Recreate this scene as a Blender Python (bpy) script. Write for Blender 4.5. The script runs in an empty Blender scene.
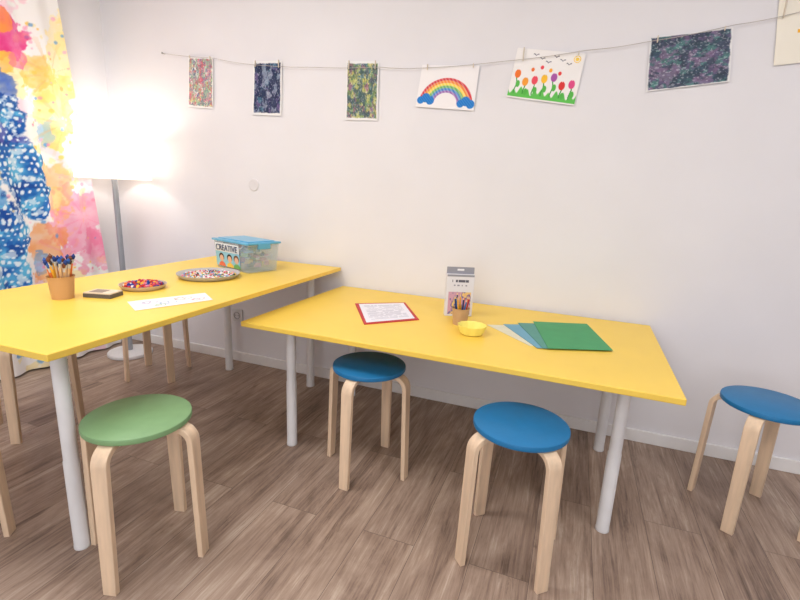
import bpy, bmesh, numpy as np, random
from math import *
from mathutils import Vector, Matrix
random.seed(4); np.random.seed(4)
scn=bpy.context.scene
scn.view_settings.view_transform='Standard'
COL=bpy.context.collection

def lin(c):
    return tuple(((x/255)/12.92 if x/255<=.04045 else ((x/255+.055)/1.055)**2.4) for x in c[:3])+(1,)
def linA(a):
    a=np.clip(a,0,255)/255.; return np.where(a<=.04045,a/12.92,((a+.055)/1.055)**2.4)
def mat(name,rgb,rough=.5,metal=0,spec=.5,noise=0,nscale=20,stretch=(1,1,1),bump=0):
    m=bpy.data.materials.new(name); m.use_nodes=True; nt=m.node_tree; b=nt.nodes['Principled BSDF']
    b.inputs['Base Color'].default_value=lin(rgb); b.inputs['Roughness'].default_value=rough
    b.inputs['Metallic'].default_value=metal; b.inputs['Specular IOR Level'].default_value=spec
    if noise or bump:
        tc=nt.nodes.new('ShaderNodeTexCoord'); mp=nt.nodes.new('ShaderNodeMapping'); mp.inputs['Scale'].default_value=stretch
        n=nt.nodes.new('ShaderNodeTexNoise'); n.inputs['Scale'].default_value=nscale; n.inputs['Detail'].default_value=5
        nt.links.new(tc.outputs['Object'],mp.inputs[0]); nt.links.new(mp.outputs[0],n.inputs['Vector'])
        if noise:
            r=nt.nodes.new('ShaderNodeValToRGB'); e=r.color_ramp.elements
            e[0].position=.3; e[1].position=.7
            e[0].color=lin([max(0,c*(1-noise)) for c in rgb]); e[1].color=lin([min(255,c*(1+noise*.5)) for c in rgb])
            nt.links.new(n.outputs[0],r.inputs[0]); nt.links.new(r.outputs[0],b.inputs['Base Color'])
        if bump:
            bp=nt.nodes.new('ShaderNodeBump'); bp.inputs['Strength'].default_value=bump; bp.inputs['Distance'].default_value=.002
            nt.links.new(n.outputs[0],bp.inputs['Height']); nt.links.new(bp.outputs[0],b.inputs['Normal'])
    return m
def vcmat(name,rough=.6,trans=0):
    m=bpy.data.materials.new(name); m.use_nodes=True; nt=m.node_tree; b=nt.nodes['Principled BSDF']
    a=nt.nodes.new('ShaderNodeVertexColor'); a.layer_name='Col'
    nt.links.new(a.outputs[0],b.inputs['Base Color']); b.inputs['Roughness'].default_value=rough
    b.inputs['Specular IOR Level'].default_value=.3
    return m
M_VC=vcmat('painted_surface',.5); M_PAPER=vcmat('paper_paint',.8); M_FAB=vcmat('printed_fabric',.9)

def obj(name,verts,faces,m,parent=None,smooth=None,cols=None):
    me=bpy.data.meshes.new(name); me.from_pydata([tuple(v) for v in verts],[],faces); me.update()
    if cols is not None:
        ca=me.color_attributes.new('Col','FLOAT_COLOR','POINT')
        c=np.ones((len(verts),4),dtype=np.float32); c[:,:3]=linA(np.array(cols,float)); ca.data.foreach_set('color',c.ravel())
    bm=bmesh.new(); bm.from_mesh(me); bmesh.ops.recalc_face_normals(bm,faces=bm.faces); bm.to_mesh(me); bm.free()
    if smooth is not None:
        for p in me.polygons: p.use_smooth=True
        me.set_sharp_from_angle(angle=radians(smooth))
    me.materials.append(m)
    o=bpy.data.objects.new(name,me); COL.objects.link(o)
    if parent: o.parent=parent
    return o
def empty(name,loc=(0,0,0),rz=0):
    e=bpy.data.objects.new(name,None); e.empty_display_size=.05; e.location=loc; e.rotation_euler[2]=rz; COL.objects.link(e); return e
class MB:
    def __init__(s): s.v=[];s.f=[];s.c=[]
    def add(s,V,Fc,c):
        n=len(s.v); s.v+=[tuple(x) for x in V]; s.f+=[tuple(i+n for i in f) for f in Fc]; s.c+=[c]*len(V)
    def box(s,c,size,col=(255,255,255),rz=0):
        hx,hy,hz=[q/2 for q in size]; cr,sr=cos(rz),sin(rz); V=[]
        for z in(-hz,hz):
            for x,y in((-hx,-hy),(hx,-hy),(hx,hy),(-hx,hy)):
                V.append((c[0]+x*cr-y*sr,c[1]+x*sr+y*cr,c[2]+z))
        s.add(V,[(3,2,1,0),(4,5,6,7),(0,1,5,4),(1,2,6,5),(2,3,7,6),(3,0,4,7)],col)
    def cyl(s,p0,p1,r0,r1,col=(255,255,255),seg=12):
        p0=Vector(p0);p1=Vector(p1); d=(p1-p0).normalized(); a=d.orthogonal().normalized(); b=d.cross(a); V=[]
        for p,r in((p0,r0),(p1,r1)):
            for k in range(seg):
                t=2*pi*k/seg; V.append(p+a*cos(t)*r+b*sin(t)*r)
        s.add(V,[(k,(k+1)%seg,seg+(k+1)%seg,seg+k) for k in range(seg)]+[tuple(range(seg))[::-1],tuple(range(seg,2*seg))],col)
    def lathe(s,prof,c=(0,0,0),col=(255,255,255),seg=48,wob=None):
        V=[];rings=[]
        for r,z in prof:
            if r==0: rings.append([len(V)]); V.append((c[0],c[1],c[2]+z))
            else:
                rings.append(list(range(len(V),len(V)+seg)))
                for k in range(seg):
                    t=2*pi*k/seg; w=1 if not wob else 1+wob(t,z)
                    V.append((c[0]+r*w*cos(t),c[1]+r*w*sin(t),c[2]+z))
        F=[]
        for A,B in zip(rings[:-1],rings[1:]):
            for k in range(seg):
                k2=(k+1)%seg
                if len(A)==1 and len(B)==1: break
                if len(A)==1: F.append((A[0],B[k2],B[k]))
                elif len(B)==1: F.append((A[k],A[k2],B[0]))
                else: F.append((A[k],A[k2],B[k2],B[k]))
        s.add(V,F,col)
    def ball(s,c,r,col,sc=(1,1,1),nu=8,nv=5):
        V=[(c[0],c[1],c[2]+r*sc[2])];
        for j in range(1,nv):
            ph=pi*j/nv
            for k in range(nu):
                t=2*pi*k/nu; V.append((c[0]+r*sc[0]*sin(ph)*cos(t),c[1]+r*sc[1]*sin(ph)*sin(t),c[2]+r*sc[2]*cos(ph)))
        V.append((c[0],c[1],c[2]-r*sc[2])); F=[]
        for k in range(nu): F.append((0,1+k,1+(k+1)%nu))
        for j in range(nv-2):
            for k in range(nu):
                a=1+j*nu; F.append((a+k,a+nu+k,a+nu+(k+1)%nu,a+(k+1)%nu))
        a=1+(nv-2)*nu
        for k in range(nu): F.append((a+k,len(V)-1,a+(k+1)%nu))
        s.add(V,F,col)
    def make(s,name,m=None,parent=None,smooth=35,bevel=0):
        o=obj(name,s.v,s.f,m or M_VC,parent,smooth,s.c)
        if bevel:
            b=o.modifiers.new('b','BEVEL'); b.width=bevel; b.segments=3; b.limit_method='ANGLE'
        return o

# ---------- numpy noise ----------
def vnoise(u,v,scale,seed):
    rs=np.random.RandomState(seed); G=rs.rand(64,64)
    x=u*scale; y=v*scale; xi=np.floor(x).astype(int); yi=np.floor(y).astype(int)
    fx=x-xi; fy=y-yi; fx=fx*fx*(3-2*fx); fy=fy*fy*(3-2*fy)
    g=lambda a,b:G[a%64,b%64]
    return (g(xi,yi)*(1-fx)+g(xi+1,yi)*fx)*(1-fy)+(g(xi,yi+1)*(1-fx)+g(xi+1,yi+1)*fx)*fy
def fbm(u,v,scale,seed,o=4):
    r=0;a=.5;t=0
    for k in range(o): r=r+a*vnoise(u,v,scale*2**k,seed+k); t+=a; a*=.55
    return r/t
def blend(C,mask,col):
    mask=np.clip(mask,0,1)[...,None]; return C*(1-mask)+np.array(col,float)*mask
def sm(x,a,b): t=np.clip((x-a)/(b-a),0,1); return t*t*(3-2*t)
def sheet(name,corners,fn,nx,ny,parent=None,m=None,ripple=0,rdir=(0,-1,0),seed=0):
    tl,tr,br,bl=[np.array(c,float) for c in corners]
    U,V=np.meshgrid(np.linspace(0,1,nx),np.linspace(0,1,ny))
    P=(tl*((1-U)*(1-V))[...,None]+tr*(U*(1-V))[...,None]+br*(U*V)[...,None]+bl*((1-U)*V)[...,None])
    if ripple:
        P=P+(fbm(U,V,3,seed+50,2)*ripple)[...,None]*np.array(rdir)
    C=fn(U,V).reshape(-1,3)
    idx=np.arange(nx*ny).reshape(ny,nx)
    F=np.stack([idx[:-1,:-1],idx[1:,:-1],idx[1:,1:],idx[:-1,1:]],-1).reshape(-1,4).tolist()
    return obj(name,P.reshape(-1,3).tolist(),F,m or M_PAPER,parent,60,C)

# ---------- room ----------
YW=2.29; XL=-2.88; XR=2.7; YB=-2.4; ZC=2.5
M_WALL=mat('wall_plaster',(230,229,234),.85,noise=.012,nscale=3,bump=.05)
M_CEIL=mat('ceiling_paint',(245,245,245),.9,noise=.01)
M_TRIM=mat('trim_white',(238,237,238),.45,noise=.01)
def slab(name,c,s,m,bev=0):
    b=MB(); b.box(c,s); return b.make(name,m,None,30,bev)
T=.12
slab('wall_back',((XL+XR)/2,YW+T/2,ZC/2),(XR-XL+2*T,T,ZC),M_WALL)
slab('wall_left',(XL-T/2,(YW+YB)/2,ZC/2),(T,YW-YB,ZC),M_WALL)
slab('wall_right',(XR+T/2,(YW+YB)/2,ZC/2),(T,YW-YB,ZC),M_WALL)
slab('wall_rear',((XL+XR)/2,YB-T/2,ZC/2),(XR-XL+2*T,T,ZC),M_WALL)
slab('ceiling',((XL+XR)/2,(YW+YB)/2,ZC+.05),(XR-XL+2*T,YW-YB+2*T,.1),M_CEIL)
# floor material
m=bpy.data.materials.new('vinyl_oak_planks'); m.use_nodes=True; nt=m.node_tree; N=nt.nodes; L=nt.links; b=N['Principled BSDF']
tc=N.new('ShaderNodeTexCoord')
mp=N.new('ShaderNodeMapping'); mp.inputs['Rotation'].default_value=(0,0,pi/2); L.new(tc.outputs['Object'],mp.inputs[0])
br=N.new('ShaderNodeTexBrick'); br.offset=.37; br.inputs['Scale'].default_value=1; br.inputs['Brick Width'].default_value=1.22; br.inputs['Row Height'].default_value=.18
br.inputs['Mortar Size'].default_value=.0009; br.inputs['Mortar Smooth'].default_value=.3; br.inputs['Color1'].default_value=(0,0,0,1); br.inputs['Color2'].default_value=(1,1,1,1); br.inputs['Mortar'].default_value=(.5,.5,.5,1)
L.new(mp.outputs[0],br.inputs['Vector'])
sep=N.new('ShaderNodeVectorMath'); sep.operation='SCALE'; sep.inputs['Scale'].default_value=7.3; L.new(br.outputs['Color'],sep.inputs[0])
addv=N.new('ShaderNodeVectorMath'); L.new(tc.outputs['Object'],addv.inputs[0]); L.new(sep.outputs[0],addv.inputs[1])
def grain(scx,scy,scale,det,dist,rough=.65):
    q=N.new('ShaderNodeMapping'); q.inputs['Scale'].default_value=(scx,scy,1); L.new(addv.outputs[0],q.inputs[0])
    n=N.new('ShaderNodeTexNoise'); n.inputs['Scale'].default_value=scale; n.inputs['Detail'].default_value=det; n.inputs['Distortion'].default_value=dist
    n.inputs['Roughness'].default_value=rough
    L.new(q.outputs[0],n.inputs['Vector']); return n
g1=grain(12,.9,1.7,12,.8,.78); g2=grain(95,3.0,1.5,6,.3); g3=grain(3.2,1.3,1.6,5,.8)
mx=N.new('ShaderNodeMix'); mx.data_type='FLOAT'; mx.inputs[0].default_value=.35; L.new(g1.outputs[0],mx.inputs[2]); L.new(g2.outputs[0],mx.inputs[3])
mx2=N.new('ShaderNodeMix'); mx2.data_type='FLOAT'; mx2.inputs[0].default_value=.30; L.new(mx.outputs[0],mx2.inputs[2]); L.new(g3.outputs[0],mx2.inputs[3])
rp=N.new('ShaderNodeValToRGB'); e=rp.color_ramp.elements
e[0].position=.38; e[0].color=lin((96,80,71)); e[1].position=.62; e[1].color=lin((204,187,172))
e2=e.new(.46); e2.color=lin((148,126,112)); e3=e.new(.54); e3.color=lin((176,154,138))
L.new(mx2.outputs[0],rp.inputs[0])
g4=grain(9,.9,2.1,9,1.1,.82); kr=N.new('ShaderNodeValToRGB'); kr.color_ramp.elements[0].position=.57; kr.color_ramp.elements[0].color=(1,1,1,1); kr.color_ramp.elements[1].position=.68; kr.color_ramp.elements[1].color=(.42,.38,.36,1)
L.new(g4.outputs[0],kr.inputs[0])
kn=N.new('ShaderNodeMix'); kn.data_type='RGBA'; kn.blend_type='MULTIPLY'; kn.inputs[0].default_value=.9; L.new(rp.outputs[0],kn.inputs[6]); L.new(kr.outputs[0],kn.inputs[7])
tone=N.new('ShaderNodeMix'); tone.data_type='RGBA'; tone.blend_type='MULTIPLY'; tone.inputs[0].default_value=1
tr_=N.new('ShaderNodeValToRGB'); tr_.color_ramp.elements[0].color=(.86,.86,.88,1); tr_.color_ramp.elements[1].color=(1.0,1.0,1.0,1)
L.new(br.outputs['Color'],tr_.inputs[0]); L.new(kn.outputs[2],tone.inputs[6]); L.new(tr_.outputs[0],tone.inputs[7])
mor=N.new('ShaderNodeMix'); mor.data_type='RGBA'; L.new(br.outputs['Fac'],mor.inputs[0]); L.new(tone.outputs[2],mor.inputs[6]); mor.inputs[7].default_value=lin((96,82,74))
L.new(mor.outputs[2],b.inputs['Base Color']); b.inputs['Roughness'].default_value=.45; b.inputs['Specular IOR Level'].default_value=.35
bp=N.new('ShaderNodeBump'); bp.inputs['Strength'].default_value=.15; bp.inputs['Distance'].default_value=.002; L.new(mx.outputs[0],bp.inputs['Height']); L.new(bp.outputs[0],b.inputs['Normal'])
slab('floor',((XL+XR)/2,(YW+YB)/2,-.05),(XR-XL+2*T,YW-YB+2*T,.1),m)
slab('baseboard_back',((XL+XR)/2,YW-.006,.03),(XR-XL,.012,.06),M_TRIM,.003)
slab('baseboard_left',(XL+.006,(YW+YB)/2,.03),(.012,YW-YB-.03,.06),M_TRIM,.003)
slab('baseboard_right',(XR-.006,(YW+YB)/2,.03),(.012,YW-YB-.03,.06),M_TRIM,.003)
slab('baseboard_rear',((XL+XR)/2,YB+.006,.03),(XR-XL,.012,.06),M_TRIM,.003)

def light(name,kind,loc,en,size=None,sy=None,col=(1,1,1),rot=(0,0,0),parent=None):
    l=bpy.data.lights.new(name,kind); l.energy=en; l.color=col
    if kind=='AREA': l.shape='RECTANGLE'; l.size=size; l.size_y=sy
    else: l.shadow_soft_size=size
    o=bpy.data.objects.new(name,l); o.location=loc; o.rotation_euler=rot; COL.objects.link(o)
    if parent: o.parent=parent
    return o
# unseen rear window, added as soft fill to brighten under the tables
e=empty('added_fill_window',(-.2,YB,1.35)); ww,wh=2.6,1.7
b=MB()
b.box((0,.02,wh/2+.03),(ww+.12,.05,.06)); b.box((0,.02,-wh/2-.03),(ww+.12,.05,.06)); b.box((-ww/2-.03,.02,0),(.06,.05,wh)); b.box((ww/2+.03,.02,0),(.06,.05,wh)); b.box((0,.02,0),(.05,.045,wh))
b.box((0,.05,-wh/2-.075),(ww+.2,.12,.03)); b.make('frame',M_TRIM,e,30,.004)
mp_=bpy.data.materials.new('fill_glow_pane'); mp_.use_nodes=True; p=mp_.node_tree.nodes['Principled BSDF']; p.inputs['Emission Color'].default_value=(.9,.95,1,1); p.inputs['Emission Strength'].default_value=1.2
b=MB(); b.box((0,.006,0),(ww,.01,wh)); b.make('pane',mp_,e)
light('rear_fill_light','AREA',(0,.06,0),20,ww,wh,(.96,.98,1),(pi/2,0,0),e)  # area lamp of the added window, flat fill from behind the camera

# ---------- tables ----------
M_YEL=mat('yellow_laminate',(246,209,88),.42,noise=.02,nscale=4)
M_LEG=mat('leg_white',(224,224,227),.4,noise=.015)
def table(cx,cy,w,d,z,ins,rz,legs=None):
    e=empty('activity_table',(cx,cy,0),rz)
    b=MB(); b.box((0,0,z-.010),(w,d,.020)); b.make('tabletop',M_YEL,e,30,.0025)
    k=0
    for sx in(-1,1):
        for sy in(-1,1):
            k+=1; x=sx*(w/2-ins); y=sy*(d/2-ins)
            if legs and (sx,sy) in legs: x+=legs[(sx,sy)][0]; y+=legs[(sx,sy)][1]
            b=MB(); zt=z-.020
            b.lathe([(0,zt),(.045,zt),(.045,zt-.005),(.0200,zt-.010),(.0200,.30),(.0218,.296),(.0218,.012),(.0228,.010),(.0228,.002),(.022,0),(0,0)],(x,y,0),seg=36)
            b.make('leg_%d'%k,M_LEG,e)
    return e
Z1=.6837; Z2=.578
def cen(px,py,dx,dy,a): return px+dx*cos(a)-dy*sin(a), py+dx*sin(a)+dy*cos(a)
a1=.0152; w1,d1=.8106,1.574
cx,cy=cen(-1.1675,.6993,-w1/2,d1/2,a1); table(cx,cy,w1,d1,Z1,.1216,a1,{(1,-1):(-.013,-.010)})
a2=-.0159; w2,d2=1.5518,.846
cx,cy=cen(-1.198,1.439,w2/2,d2/2,a2); table(cx,cy,w2,d2,Z2,.1405,a2)

# ---------- stools ----------
M_BIRCH=mat('birch_plywood',(230,203,174),.5,noise=.07,nscale=6,stretch=(8,8,1))
M_BLUE=mat('blue_seat_paint',(24,116,172),.45,noise=.03)
M_GREEN=mat('green_seat_paint',(128,168,120),.5,noise=.03)
def stool(x,y,ang,seatm):
    e=empty('round_stool',(x,y,0),ang)
    b=MB(); R=.1425
    b.lathe([(0,.431),(R-.004,.431),(R-.001,.433),(R,.437),(R,.444),(R-.001,.448),(R-.004,.45),(0,.45)],seg=72); b.make('seat',seatm,e,40)
    th=.017; zt=.431-th/2
    path=[(.04,zt),(.08,zt),(.112,zt)]
    rc=.042; cx,cz=.120,zt-rc
    for k in range(0,9):
        t=pi/2*(1-k/8); path.append((cx+rc*cos(t),cz+rc*sin(t)))
    path+=[(.1655,.25),(.169,.12),(.1725,.0)]
    for i in range(4):
        V=[];F=[]; n=len(path)
        for j,(r,z) in enumerate(path):
            a=path[max(j-1,0)]; c=path[min(j+1,n-1)]; dx,dz=c[0]-a[0],c[1]-a[1]; l=hypot(dx,dz); nx_,nz=-dz/l,dx/l
            if j==n-1: nx_,nz=1,0
            w=.022 if j<12 else .022-.001*(j-11)
            for s1,s2 in((1,-1),(1,1),(-1,1),(-1,-1)):
                V.append((r+nx_*th/2*s1,w*s2,z+nz*th/2*s1))
        for j in range(n-1):
            for q in range(4): F.append((4*j+q,4*j+(q+1)%4,4*j+4+(q+1)%4,4*j+4+q))
        F+=[(0,1,2,3),(4*n-4,4*n-3,4*n-2,4*n-1)]
        t=i*pi/2; V=[(vx*cos(t)-vy*sin(t),vx*sin(t)+vy*cos(t),max(vz,0)) for vx,vy,vz in V]
        o=obj('leg_%d'%(i+1),V,F,M_BIRCH,e,40)
        bb=o.modifiers.new('b','BEVEL'); bb.width=.002; bb.segments=2; bb.limit_method='ANGLE'
    return e
stool(-1.113,.886,-1.30,M_GREEN)
stool(-.686,1.560,-1.650,M_BLUE)
stool(-.080,1.331,-.837,M_BLUE)
stool(.713,1.874,-2.091,M_BLUE)
stool(-2.187,1.906,-1.958,M_BLUE)
stool(-2.18,1.243,-1.056,M_GREEN)
stool(-1.70,.66,.586,M_BLUE)

# ---------- floor lamp ----------
LX,LY=-2.61,2.065
e=empty('floor_lamp',(LX,LY,0))
M_LMET=mat('lamp_grey_metal',(160,165,174),.4,.3,noise=.02); M_LBASE=mat('lamp_base_white',(225,225,228),.4,noise=.02)
b=MB(); b.lathe([(0,0),(.125,0),(.13,.004),(.13,.018),(.125,.024),(.02,.03),(0,.03)],seg=56); b.make('base',M_LBASE,e)
b=MB(); b.cyl((0,0,.028),(0,0,1.15),.016,.016,seg=24); b.cyl((0,0,1.15),(0,0,1.19),.02,.02,seg=20)
for k in range(3):
    t=2*pi*k/3+.4; b.cyl((0,0,1.16),(.195*cos(t),.195*sin(t),1.112),.003,.003,seg=6)
b.make('pole',M_LMET,e)
ms=bpy.data.materials.new('lamp_shade_fabric'); ms.use_nodes=True; nt=ms.node_tree; nt.nodes.remove(nt.nodes['Principled BSDF']); out=nt.nodes['Material Output']
tl=nt.nodes.new('ShaderNodeBsdfTranslucent'); tl.inputs[0].default_value=(1,.95,.88,1); df=nt.nodes.new('ShaderNodeBsdfDiffuse'); df.inputs[0].default_value=(.95,.93,.9,1)
em=nt.nodes.new('ShaderNodeEmission'); em.inputs[0].default_value=(1,.95,.87,1); em.inputs[1].default_value=.35
mi=nt.nodes.new('ShaderNodeMixShader'); mi.inputs[0].default_value=.45; ad=nt.nodes.new('ShaderNodeAddShader')
nt.links.new(tl.outputs[0],mi.inputs[1]); nt.links.new(df.outputs[0],mi.inputs[2]); nt.links.new(mi.outputs[0],ad.inputs[0]); nt.links.new(em.outputs[0],ad.inputs[1]); nt.links.new(ad.outputs[0],out.inputs[0])
b=MB(); b.lathe([(.200,1.105),(.198,1.105),(.178,1.345),(.180,1.345),(.200,1.105)],seg=64); b.make('shade',ms,e,30)
mb=bpy.data.materials.new('bulb_glow'); mb.use_nodes=True; p=mb.node_tree.nodes['Principled BSDF']; p.inputs['Emission Color'].default_value=(1,.9,.75,1); p.inputs['Emission Strength'].default_value=8
b=MB(); b.ball((0,0,1.224),.035,(255,255,255),nu=20,nv=12); b.make('bulb',mb,e)
light('lamp_bulb_light','POINT',(0,0,1.27),5.0,.05,col=(1,.91,.80),parent=e)

M_PAN=mat('panel_frame',(230,230,230),.5,noise=.01)
mpn=bpy.data.materials.new('added_panel_glow'); mpn.use_nodes=True; p=mpn.node_tree.nodes['Principled BSDF']; p.inputs['Emission Color'].default_value=(1,.97,.93,1); p.inputs['Emission Strength'].default_value=2
for (x,y,en) in((-1.6,.8,21),(.8,.7,14.5),(-.6,-1.1,15)):
    e=empty('added_ceiling_panel',(x,y,ZC))  # ceiling panel out of view, added for soft overhead light
    b=MB(); b.box((0,.31,-.015),(1.24,.02,.03)); b.box((0,-.31,-.015),(1.24,.02,.03)); b.box((.61,0,-.015),(.02,.6,.03)); b.box((-.61,0,-.015),(.02,.6,.03)); b.make('frame',M_PAN,e)
    b=MB(); b.box((0,0,-.008),(1.2,.6,.012)); b.make('diffuser',mpn,e)
    light('panel_light','AREA',(0,0,-.035),en,1.15,.58,(1,.965,.94),parent=e)

# ---------- curtain ----------
Zt=2.38; ny=430; nx=470
S,Tt=np.meshgrid(np.linspace(0,1,nx),np.linspace(0,1,ny))
Z=.012+(Zt-.012)*Tt
flare=.19*(1-np.clip(Z/2.05,0,1.1))
Yr=1.985+flare; Yl=.25
Y=Yl+(Yr-Yl)*S
X=XL+.06+.014*np.sin(S*2*pi*11+.6*np.sin(Z*1.3))*(.6+.4*(1-Tt))+.006*np.sin(S*61+Z)
vv=(1.95-Z)/.0050; uu=(Y-1.704+.00067*vv)/.0051
C=np.ones(Z.shape+(3,))*np.array([244,242,242.])
nu_,nv_=uu/100+8,vv/100+8
n1=fbm(nu_,nv_,5,11);n2=fbm(nu_,nv_,7,21);n3=fbm(nu_,nv_,4,31)
def blob(cx,cy,rx,ry,wob=.35,seed=0,edge=.06):
    nn=fbm(nu_,nv_,6,100+seed)-.5; n5=fbm(nu_,nv_,18,140+seed,3)-.5
    d=np.sqrt(((uu-cx)/rx)**2+((vv-cy)/ry)**2)+nn*wob*2.2+n5*wob*.9; return (1-sm(d,1-edge,1+edge))
def wc(cx,cy,rx,ry,wob,seed,col,a=.72):
    global C
    mk=blob(cx,cy,rx,ry,wob,seed); C=blend(C,mk*a*(.35+.85*fbm(nu_,nv_,8,170+seed)),col)
C=blend(C,sm(n1,.56,.62)*.45*sm(n3,.4,.55),(250,180,206))
C=blend(C,sm(n2,.58,.63)*.5,(255,228,140))
wc(52,95,18,44,.8,1,(255,214,100)); wc(32,60,18,20,.7,2,(250,190,80)); wc(60,30,16,34,.8,20,(255,226,140),.6)
wc(80,225,36,38,.9,3,(238,130,172)); wc(58,180,20,28,.8,4,(250,186,112)); wc(98,255,22,24,.8,5,(234,120,160))
wc(48,245,16,30,.8,6,(244,154,84)); wc(62,300,28,22,.8,7,(250,196,130)); wc(35,345,26,32,.7,17,(80,150,210),.8); wc(85,150,16,30,.9,21,(252,200,205),.6)
wc(20,322,26,20,.8,22,(110,110,190)); wc(44,130,10,18,.8,23,(120,185,230),.6); wc(40,262,9,14,.8,24,(90,150,215),.7)
rs=np.random.RandomState(7)
pal=[(250,110,160),(255,214,80),(60,140,210),(120,90,180),(250,160,90),(110,190,220)]
for k in range(60):
    cx=rs.uniform(-300,-15) ; cy=rs.uniform(-60,380); r=rs.uniform(8,34)
    wc(cx,cy,r,r*rs.uniform(.7,1.8),.6,k%20,pal[rs.randint(6)])
for k in range(260):
    cx=rs.uniform(-40,125) ; cy=rs.uniform(-30,350); r=rs.uniform(.6,2.6)
    d=np.hypot(uu-cx,vv-cy); C=blend(C,(1-sm(d,r-.5,r+.5))*.75,[(250,200,90),(240,140,170),(250,170,100),(244,175,200),(100,160,220)][rs.randint(5)])
for cx,cy in((60,110),(85,215),(45,60),(70,260)):
    aa=np.arctan2(vv-cy,uu-cx); rr=np.hypot(uu-cx,vv-cy); w=(np.sin(aa*9+cx)+np.sin(aa*17+cy))
    C=blend(C,(w>1.25)*(rr<38)*(rr>8)*.5*(1-rr/50),(250,180,120) if cx<65 else (240,140,175))
wc(2,32,18,22,.6,8,(224,66,138),1.05); wc(-2,18,13,12,.6,9,(250,150,80),1.0); wc(3,60,10,12,.6,12,(252,196,80),1.0); wc(0,84,12,20,.5,10,(76,110,195),1.1); wc(14,52,9,7,.8,13,(240,110,160),.9)
body=np.maximum.reduce([blob(4,122,18,34,.35,13),blob(17,160,20,34,.35,14),blob(28,186,18,26,.35,16),blob(4,240,22,46,.35,15),blob(8,285,22,26,.4,18),blob(36,206,11,11,.4,19)])
shade=sm(fbm(nu_,nv_,7,61,5),.3,.7)
bc=np.array([34,98,182.])*(1-shade[...,None])+np.array([100,188,230.])*shade[...,None]
dk=sm(fbm(nu_,nv_,8,71),.54,.62)[...,None]*.7; bc=bc*(1-dk)+np.array([28,66,150.])*dk
pk=(sm(fbm(nu_,nv_,6,91),.64,.7)*.5)[...,None]; bc=bc*(1-pk)+np.array([150,110,190.])*pk
wt=(sm(fbm(nu_,nv_,11,95),.62,.68)*.7)[...,None]; bc=bc*(1-wt)+np.array([232,242,250.])*wt
C=C*(1-body[...,None])+bc*body[...,None]
wx=uu+6*(fbm(nu_,nv_,4,201)-.5)*2; wy=vv+10*(fbm(nu_,nv_,4,202)-.5)*2
gx=wx/6.0; gy=wy/6.5; gx2=gx+.5*(np.floor(gy)%2)
cellx=np.floor(gx2); celly=np.floor(gy); rad=.9+1.3*np.abs(np.sin(cellx*12.9+celly*78.2)*43758.5%1)
dd=np.hypot((gx2-cellx-.5)*6,(gy-celly-.5)*6.5)
dots=(1-sm(dd,rad-.35,rad+.35))*(body>.9)
C=blend(C,dots*.95,(236,246,252))
idx=np.arange(nx*ny).reshape(ny,nx)
F=np.stack([idx[:-1,:-1],idx[:-1,1:],idx[1:,1:],idx[1:,:-1]],-1).reshape(-1,4).tolist()
e=empty('printed_curtain')
obj('curtain_fabric',np.stack([X,Y,Z],-1).reshape(-1,3).tolist(),F,M_FAB,e,70,C.reshape(-1,3))
b=MB(); b.cyl((XL+.06,.15,2.40),(XL+.06,2.15,2.40),.012,.012,seg=16); b.ball((XL+.06,2.16,2.40),.022,(200,200,200),nu=14,nv=9)
for y in(.2,1.1,2.1): b.cyl((XL,y,2.40),(XL+.06,y,2.40),.007,.007,seg=10)
b.make('curtain_rod',M_LMET,e)

# ---------- wall art on string ----------
def W(x,z): k=YW/2.272; return (x*k,1.111+(z-1.111)*k)
sp=[W(*q) for q in [(-2.367,1.830),(-2.0,1.787),(-1.741,1.742),(-1.349,1.712),(-.995,1.698),(-.77,1.684),(-.405,1.695),(-.046,1.722),(.189,1.742),(.47,1.782),(.674,1.812),(1.4,1.98)]]
cu=bpy.data.curves.new('hanging_string','CURVE'); cu.dimensions='3D'; cu.bevel_depth=.0012; s=cu.splines.new('POLY'); pts=[]
for (xa,za),(xb,zb) in zip(sp[:-1],sp[1:]):
    for k in range(5):
        t=k/5; pts.append((xa+(xb-xa)*t,YW-.014,za+(zb-za)*t-.004*sin(pi*t)))
pts.append((sp[-1][0],YW-.014,sp[-1][1])); s.points.add(len(pts)-1)
for q,pp in zip(s.points,pts): q.co=(*pp,1)
cu.materials.append(mat('string_twine',(182,176,174),.8,noise=.05)); so=bpy.data.objects.new('string_line',cu)
g=empty('hanging_string'); COL.objects.link(so); so.parent=g
b=MB()
for x,z in(sp[0],sp[-1]): b.cyl((x,YW,z),(x,YW-.02,z),.003,.003,(160,160,160)); b.ball((x,YW-.021,z),.006,(170,170,170))
b.make('nails',M_VC,g)
def quad(pts,y=YW-.004): 
    return [(W(*p)[0],y,W(*p)[1]) for p in pts]
def abstract(cols,seed,border=.06,sc=9,thr=.5):
    def fn(u,v):
        C=np.ones(u.shape+(3,))*np.array(cols[0],float)
        for k,c in enumerate(cols[1:]):
            n=fbm(u+k*1.7,v+k*.9,sc*(1+.3*(k%3)),seed+k*9,6); C=blend(C,sm(n,thr-.03,thr+.07)*.8,c)
        g=fbm(u,v,30,seed+5,3); C=C*(.8+.4*g[...,None]); C=blend(C,sm(fbm(u,v,38,seed+6,2),.66,.72)*.4,(225,225,230))
        e=np.minimum.reduce([u,1-u,v*1.1,(1-v)*1.1])+ (fbm(u,v,12,seed+77)-.5)*.03
        return blend(C,1-sm(e,border-.01,border+.01),(236,236,238))
    return fn
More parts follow.
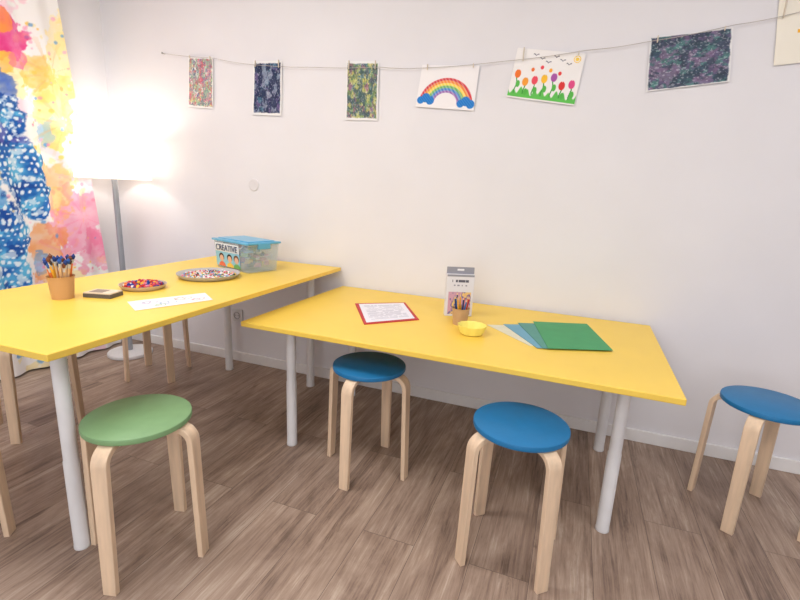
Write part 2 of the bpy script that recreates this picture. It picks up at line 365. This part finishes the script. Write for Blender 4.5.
def splat(u,v):
    C=np.ones(u.shape+(3,))*np.array([232,231,226.])
    for k,c in enumerate([(150,190,155),(222,212,130),(120,155,135),(214,140,160),(120,115,155),(200,100,110),(170,195,175)]):
        n=fbm(u+k*2.1,v+k*1.3,5+2*k,k*13+3,5); C=blend(C,sm(n,.55,.62)*.7,c)
    for k in range(9):
        w=np.abs(fbm(u,v,4,300+k)-.5+.02*k-.08); C=blend(C,(w<.008)*.7,[(90,150,110),(210,90,120),(80,90,140)][k%3])
    e=np.minimum.reduce([u,1-u,v,(1-v)])+(fbm(u,v,12,7)-.5)*.05
    return blend(C,1-sm(e,.03,.05),(238,237,238))
def rainbow(u,v):
    C=np.ones(u.shape+(3,))*np.array([243,241,244.]); x=(u-.5)*1.45; y=(.88-v)
    r=np.hypot(x,y*1.12); 
    for (a,bb,c) in((.60,.665,(214,60,70)),(.535,.60,(240,140,60)),(.47,.535,(246,214,80)),(.405,.47,(110,180,100)),(.34,.405,(70,130,205)),(.285,.34,(150,100,180))):
        C=blend(C,sm(r,a-.008,a+.008)*(1-sm(r,bb-.008,bb+.008))*(y>-.0)*(.8+.2*np.sin(x*70+y*50)),c)
    for cx,cy in((-.50,.05),(.50,.02)):
        m=0
        for dx,dy,rr in((-.12,0,.09),(0,.06,.11),(.12,.0,.10)): m=np.maximum(m,1-sm(np.hypot(x-cx-dx,y-cy-dy),rr-.01,rr+.01))
        st=.5+.5*np.sin((x+y)*90); C=blend(C,m,(35,120,205)); C=blend(C,m*st*.3,(120,180,235))
    return C
def flowers(u,v):
    C=np.ones(u.shape+(3,))*np.array([243,241,241.])
    gr=.84+.05*np.sin(u*60)+.03*np.sin(u*23); C=blend(C,sm(v,gr-.02,gr+.02)*(v<.97),(100,195,90))
    cs=[(240,120,50),(245,160,60),(235,80,100),(250,195,60),(170,90,170),(220,60,60),(225,80,140)]
    for k in range(7):
        cx=.09+k*.135; cy=.58+.06*((k*3)%4-1.5)*.8; c=cs[k]
        C=blend(C,(np.abs(u-cx-.01*np.sin(v*20))<.009)*(v>cy)*(v<.9),(70,160,70))
        C=blend(C,1-sm(np.hypot((u-cx-.03)/.03,(v-cy-.2)/.07),.85,1.1),(90,185,80))
        d=np.hypot((u-cx)/.045,(v-cy)/.085); pt=cy-.08+.03*np.cos((u-cx)*180); C=blend(C,(1-sm(d,.9,1.1))*(v>pt-.02),c)
    for cx,cy,c in((.30,.40,(240,120,60)),(.43,.34,(235,80,90)),(.56,.38,(248,170,60)),(.70,.42,(235,70,70))):
        C=blend(C,1-sm(np.hypot((u-cx)/.025,(v-cy)/.04),.85,1.1),c)
    for k in range(6):
        cx=.3+.10*k; cy=.12+.06*(k%3); yy=cy-.03*np.abs(np.sin((u-cx)*50)); C=blend(C,(np.abs(v-yy)<.010)*(np.abs(u-cx)<.04)*.8,(80,80,100))
    d=np.hypot((u-.9),(v-.12)*.75); C=blend(C,(d>.04)*(d<.052)*1.,(245,205,80)); C=blend(C,(d<.028)*1.,(250,215,90))
    return C
def sun(u,v):
    C=np.ones(u.shape+(3,))*np.array([243,238,225.]); d=np.hypot(u-.62,(v-.55)*1.2); a=np.arctan2(v-.55,u-.62)
    C=blend(C,(1-sm(d,.17,.19)),(248,205,60)); C=blend(C,(d>.2)*(d<.36)*(np.cos(a*12)>.6),(250,190,50))
    return C
arts=[('child_painting',[(-2.189,1.805),(-2.010,1.796),(-2.026,1.523),(-2.210,1.537)],splat,(130,190)),
('child_painting',[(-1.741,1.760),(-1.555,1.756),(-1.566,1.480),(-1.756,1.488)],abstract([(64,72,105),(38,48,88),(110,92,140),(66,110,132),(140,150,172),(34,44,76)],3,.05,6,.53),(130,190)),
('child_painting',[(-1.176,1.734),(-.995,1.726),(-.995,1.451),(-1.176,1.457)],abstract([(120,150,105),(205,192,100),(84,125,150),(105,120,90),(150,105,135),(196,196,125),(70,95,105)],40,.045,8,.53),(130,190)),
('rainbow_drawing',[(-.771,1.700),(-.496,1.684),(-.508,1.491),(-.796,1.514)],rainbow,(190,140)),
('flower_drawing',[(-.332,1.750),(-.046,1.711),(-.069,1.506),(-.361,1.549)],flowers,(220,160)),
('child_painting',[(.189,1.758),(.471,1.776),(.492,1.584),(.205,1.555)],abstract([(78,112,118),(68,86,108),(104,90,126),(86,132,130),(126,106,138),(60,74,92)],90,.022,7,.52),(200,140)),
('sun_drawing',[(.597,1.877),(.85,1.90),(.868,1.655),(.625,1.635)],sun,(100,80))]
for k,(nm,q,fn,(a,c)) in enumerate(arts):
    e=empty(nm); Q=quad(q); sheet('paper',Q,fn,a,c,e,ripple=.006,seed=k)
    b=MB()
    for t in(.10,.90):
        x=Q[0][0]+(Q[1][0]-Q[0][0])*t; z=Q[0][2]+(Q[1][2]-Q[0][2])*t
        zs=np.interp(x,[q_[0] for q_ in sp],[q_[1] for q_ in sp])
        b.box((x,YW-.014,(zs+z)/2-.004),(.004,.008,max(.014,abs(zs-z)+.012)),(215,205,190))
    b.make('clips',M_VC,e,30,.001)

# round wall cap + outlet
x,z=W(-1.762,1.108)
e=empty('wall_junction_cover',(x,YW,z)); b=MB(); b.lathe([(0,.006),(.031,.006),(.035,.003),(.035,0),(0,0)],seg=40); o=b.make('cover_disc',mat('cover_white',(222,220,224),.5,noise=.01),e); o.rotation_euler=(pi/2,0,0)
x,z=W(-1.909,.309)
e=empty('power_outlet',(x,YW,z)); b=MB(); b.box((0,-.005,0),(.08,.01,.08),(220,220,222)); b.make('plate',M_VC,e,30,.003)
b=MB(); b.lathe([(0,-.004),(.018,-.004),(.0195,.004),(.023,.004),(.023,.0)],seg=32,col=(170,170,175)); o=b.make('socket_ring',M_VC,e); o.rotation_euler=(pi/2,0,0); o.location=(0,-.0095,0)
b=MB(); 
for s_ in(-1,1): b.cyl((s_*.0095,-.0055,0),(s_*.0095,-.0105,0),.0025,.0025,(40,40,40))
b.make('socket_holes',M_VC,e)

# ---------- items on table 1 ----------
KR=(206,160,112); EPS=.0004
def cup(name,x,y,z,r,h,n,kind,hh,col=KR,seed=1):
    rs=random.Random(seed); e=empty(name,(x,y,z+EPS))
    b=MB(); b.lathe([(0,0),(r*.82,0),(r,h),(r+.002,h+.001),(r+.001,h-.003),(r-.003,h-.002),(r*.8,.004),(0,.004)],seg=40,col=col); b.make('cup',M_VC,e)
    b=MB(); pal=[(200,60,60),(240,180,50),(60,120,190),(60,140,90),(150,80,150),(230,120,60),(40,60,110),(225,190,150)]
    for k in range(n):
        t=2*pi*k/n+rs.uniform(-.2,.2); rr=r*rs.uniform(.25,.62); p0=Vector((rr*cos(t)*.7,rr*sin(t)*.7,.008)); L_=hh*rs.uniform(.88,1.08)
        tip=Vector((r*1.25*cos(t)*rs.uniform(.5,1.15),r*1.25*sin(t)*rs.uniform(.5,1.15),L_)); 
        d=(tip-p0); f=(h/d.z); pr=p0+d*f; rad=hypot(pr.x,pr.y); mx_=r-.010
        if rad>mx_: s_=mx_/rad; tip.x=p0.x+(pr.x*s_-p0.x)/f; tip.y=p0.y+(pr.y*s_-p0.y)/f; d=tip-p0
        d=d.normalized(); c=pal[rs.randrange(8)]
        if kind=='brush':
            bc_=[(30,60,130),(40,90,170),(60,50,60),(120,70,50)][k%4]; hc=[(225,190,150),(214,170,120),(230,120,60),(240,180,60)][(k//2)%4]
            b.cyl(p0,tip-d*.035,.0028,.004,hc,8); b.cyl(tip-d*.035,tip-d*.020,.0042,.0048,(200,200,205),8); b.cyl(tip-d*.020,tip-d*.009,.0048,.007,bc_,8); b.cyl(tip-d*.009,tip,.007,.001,bc_,8)
        else:
            b.cyl(p0,tip-d*.014,.0035,.0035,c,6); b.cyl(tip-d*.014,tip-d*.004,.0035,.0012,(230,195,150),6); b.cyl(tip-d*.004,tip,.0012,.0003,c,6)
    b.make('brushes' if kind=='brush' else 'pencils',M_VC,e,50)
cup('paintbrush_cup',-1.686,1.09,Z1,.041,.080,28,'brush',.15,seed=3)
e=empty('small_card_box',(-1.60,1.178,Z1+EPS),.28); b=MB(); b.box((0,0,.007),(.105,.07,.014),(96,90,88)); b.box((0,0,.0165),(.103,.068,.004),(226,208,186)); b.box((-.012,0,.019),(.05,.045,.0012),(150,132,118)); b.make('box_body',M_VC,e,30,.0015)
def dish(name,x,y,r,h,n,col,palette,br,seed,pile):
    rs=random.Random(seed); e=empty(name,(x,y,Z1+EPS))
    b=MB(); b.lathe([(0,0),(r*.86,0),(r*.9,.002),(r,h),(r+.003,h+.001),(r+.002,h-.002),(r*.91,.0045),(0,.004)],seg=64,col=col)
    b.make('dish',M_VC,e)
    b=MB()
    for k in range(n):
        t=rs.uniform(0,2*pi); q=sqrt(rs.random())*r*.84; zz=.004+br+ (pile*(1-(q/r)**2))*rs.random()
        b.ball((q*cos(t),q*sin(t),zz),br*rs.uniform(.75,1.15),palette[rs.randrange(len(palette))],nu=7,nv=5)
    b.make('beads',M_VC,e)
dish('bead_bowl',-1.60,1.35,.084,.018,260,(205,185,165),[(200,50,55),(220,80,90),(70,60,140),(245,190,60),(240,240,240),(225,130,155),(50,80,160),(190,40,60),(240,130,60)],.0068,5,.018)
dish('bead_tray',-1.56,1.668,.135,.020,520,(190,186,184),[(245,245,245),(235,225,225),(90,150,100),(240,240,240),(215,80,80),(70,70,80),(240,200,80),(230,235,240),(130,160,200),(235,150,170)],.0056,9,.008)
def scrib(u,v):
    C=np.ones(u.shape+(3,))*np.array([240,238,238.])
    for k,(cx,cy,r,c) in enumerate([(.2,.35,.1,(110,90,160)),(.4,.6,.12,(80,130,190)),(.62,.35,.13,(150,110,90)),(.8,.65,.1,(200,90,110)),(.3,.75,.07,(90,150,90))]):
        d=np.hypot(u-cx,(v-cy)*.6); a=np.arctan2(v-cy,u-cx); C=blend(C,(np.abs(d-r*(.5+.12*np.sin(a*5+k)))<.008)*.65,c)
        d=np.hypot(u-cx-.04,(v-cy)*.6-.01); C=blend(C,(np.abs(d-r*(.8+.1*np.sin(a*3+k)))<.006)*.55,c)
    return C
e=empty('drawing_sheet'); z=Z1+.0012
sheet('paper',[(-1.457,1.158,z),(-1.339,1.406,z),(-1.232,1.332,z),(-1.334,1.086,z)],scrib,160,80,e)
# craft box
e=empty('craft_storage_box',(-1.572,1.952,Z1+EPS),-.303)
mc=bpy.data.materials.new('clear_plastic'); mc.use_nodes=True; p=mc.node_tree.nodes['Principled BSDF']; p.inputs['Base Color'].default_value=lin((205,225,238)); p.inputs['Roughness'].default_value=.15; p.inputs['Alpha'].default_value=.28
ml=mat('lid_blue',(96,176,214),.3,noise=.02)
BL,BW,BH=.295,.185,.140
b=MB(); V=[];
for (w_,d_,z_) in((BL*.92,BW*.9,0),(BL,BW,BH),(BL-.006,BW-.006,BH),(BL*.92-.006,BW*.9-.006,.004)):
    V+=[(-w_/2,-d_/2,z_),(w_/2,-d_/2,z_),(w_/2,d_/2,z_),(-w_/2,d_/2,z_)]
Fb=[(3,2,1,0),(12,13,14,15)]
for q in range(3):
    for k in range(4): Fb.append((4*q+k,4*q+(k+1)%4,4*q+4+(k+1)%4,4*q+4+k))
b.add(V,Fb,(255,255,255)); b.make('tub',mc,e,30,.003)
b=MB(); b.box((0,0,BH+.005),(BL+.016,BW+.016,.010)); b.box((0,0,BH+.012),(BL-.03,BW-.03,.006)); b.box((BL/2+.004,0,BH-.008),(.012,.07,.03)); b.box((-BL/2-.004,0,BH-.008),(.012,.07,.03)); b.make('lid',ml,e,30,.004)
b=MB(); rs=random.Random(8)
pal=[(230,110,110),(250,210,110),(110,170,215),(150,200,130),(240,240,240),(220,160,195),(90,110,140),(240,240,235)]
for k in range(60):
    x=rs.uniform(-.105,.105);y=rs.uniform(-.06,.06);zc=rs.uniform(.016,.112)
    b.box((x,y,zc),(rs.uniform(.02,.045),rs.uniform(.012,.03),rs.uniform(.008,.022)),pal[rs.randrange(8)],rs.uniform(0,3))
b.make('craft_supplies',M_VC,e,30,.002)
def label(u,v):
    C=np.ones(u.shape+(3,))*np.array([150,205,228.]); C=blend(C,(v<.36)*1.,(236,240,242))
    for cx,hc in((.24,(70,50,40)),(.58,(40,35,35)),(.86,(110,70,45))):
        C=blend(C,1-sm(np.hypot((u-cx)/.15,(v-1.0)/.2),.9,1.05),[(230,120,90),(245,205,90),(120,180,110)][int(cx*3)%3])
        C=blend(C,1-sm(np.hypot((u-cx)/.11,(v-.6)/.17),.9,1.05),hc); C=blend(C,1-sm(np.hypot((u-cx)/.085,(v-.66)/.15),.9,1.05),(228,186,158))
    return C
yo=-BW/2-.0025
sheet('label',[(-.135,yo,.130),(.075,yo,.130),(.075,yo+.009,.012),(-.135,yo+.009,.012)],label,110,80,e)
tx=bpy.data.curves.new('label_text','FONT'); tx.body='CREATIVE'; tx.size=.043; tx.extrude=.0006; tx.align_x='CENTER'
to=bpy.data.objects.new('label_text',tx); to.location=(-.03,yo-.0015,.094); to.rotation_euler=(pi/2,0,0); COL.objects.link(to); to.parent=e; tx.materials.append(mat('text_dark',(40,70,110),.6))

# ---------- items on table 2 ----------
def folder(name,q,cols,th=.0015,z0=Z2):
    e=empty(name)
    V=[(x,y,z0+.0004) for x,y in q]+[(x,y,z0+.0004+th) for x,y in q]
    obj('sheet',V,[(3,2,1,0),(4,5,6,7),(0,1,5,4),(1,2,6,5),(2,3,7,6),(3,0,4,7)],mat(name+'_card',cols,.6,noise=.03),e)
    return e
q=[(-.936,1.935),(-.735,2.080),(-.575,1.819),(-.750,1.640)]
e=folder('red_folder',q,(196,44,52),.003)
cx=sum(a for a,_ in q)/4; cy=sum(c for _,c in q)/4
q2=[(cx+(a-cx)*.88,cy+(c-cy)*.91,Z2+.0045) for a,c in q]
def txt(u,v):
    C=np.ones(u.shape+(3,))*np.array([238,236,244.]); row=np.floor(v*20); on=((v*20-row)>.3)*((v*20-row)<.65)*(vnoise(u*1.,row*3.3,26,3)>.33)*(u>.1)*(u<.9)*(v>.08)*(v<.9)
    return blend(C,on*.5,(120,120,140))
sheet('printed_page',q2,txt,90,130,e)
e=empty('pencil_packet',(-.448,1.985,Z2+EPS),.40); 
b=MB(); b.box((0,0,.095),(.122,.034,.19),(222,222,228)); b.box((0,.0,.2045),(.122,.004,.031),(150,150,160)); b.make('carton',M_VC,e,30,.0015)
def pk(u,v):
    C=np.ones(u.shape+(3,))*np.array([226,225,232.]); n=fbm(u,v,6,9); r=(v>.42)*(v<.96)*(u>.08)*(u<.92)
    C=blend(C,r*1.,(206,160,180)); C=blend(C,r*sm(n,.46,.53),(120,110,160)); C=blend(C,r*sm(n,.58,.62),(235,200,130))
    C=blend(C,(v<.05)*1.,(150,150,160))
    C=blend(C,(v>.12)*(v<.18)*(u>.2)*(u<.8)*(vnoise(u,v*0+1,22,4)>.3),(90,90,105)); C=blend(C,(v>.24)*(v<.27)*(u>.25)*(u<.75)*(vnoise(u,v*0+1,30,8)>.4),(150,150,165)); return C
sheet('front_print',[(-.060,-.0178,.188),(.060,-.0178,.188),(.060,-.0178,.002),(-.060,-.0178,.002)],pk,80,120,e)
b=MB(); b.box((0,-.0025,.208),(.03,.001,.008),(235,235,238)); b.make('hang_hole',M_VC,e,30)
cup('pencil_cup',-.405,1.850,Z2,.036,.07,10,'pencil',.125,col=(196,160,120),seed=12)
e=empty('yellow_bowl',(-.330,1.735,Z2+EPS)); b=MB(); b.lathe([(0,0),(.038,0),(.044,.003),(.054,.036),(.056,.037),(.0555,.034),(.046,.006),(.038,.004),(0,.004)],seg=96,col=(246,230,120),wob=lambda t,z:.03*cos(t*12)*(z/.037)); b.make('bowl',M_VC,e,50)
folder('cream_folder',[(-.297,1.893),(-.13,1.965),(.03,1.74),(-.102,1.690)],(226,222,196),.0012)
folder('blue_folder',[(-.235,1.930),(-.06,2.015),(.08,1.74),(-.075,1.672)],(110,166,190),.0012,Z2+.0018)
folder('teal_folder',[(-.180,1.978),(0.02,2.062),(.12,1.75),(-.055,1.673)],(84,150,140),.0012,Z2+.0036)
folder('green_folder',[(-.120,2.028),(.100,2.110),(.183,1.768),(-.037,1.676)],(66,156,100),.0015,Z2+.0054)

# world + camera
w=bpy.data.worlds.new('World'); scn.world=w; w.use_nodes=True; w.node_tree.nodes['Background'].inputs[0].default_value=(.9,.93,1,1); w.node_tree.nodes['Background'].inputs[1].default_value=.5
f,pi_,ro,ya,H=461.8962,.2311,.0464,.3511,1.1112
Fw=Vector((-sin(ya)*cos(pi_),cos(ya)*cos(pi_),-sin(pi_))); R0=Vector((cos(ya),sin(ya),0)); U0=R0.cross(Fw)
R=R0*cos(ro)+U0*sin(ro); U=-R0*sin(ro)+U0*cos(ro)
cam=bpy.data.cameras.new('camera'); cam.sensor_width=36; cam.lens=f/800*36; cam.clip_start=.02
co=bpy.data.objects.new('camera',cam); COL.objects.link(co); scn.camera=co
Mx=Matrix((R,U,-Fw)).transposed().to_4x4(); Mx.translation=(0,0,H); co.matrix_world=Mx
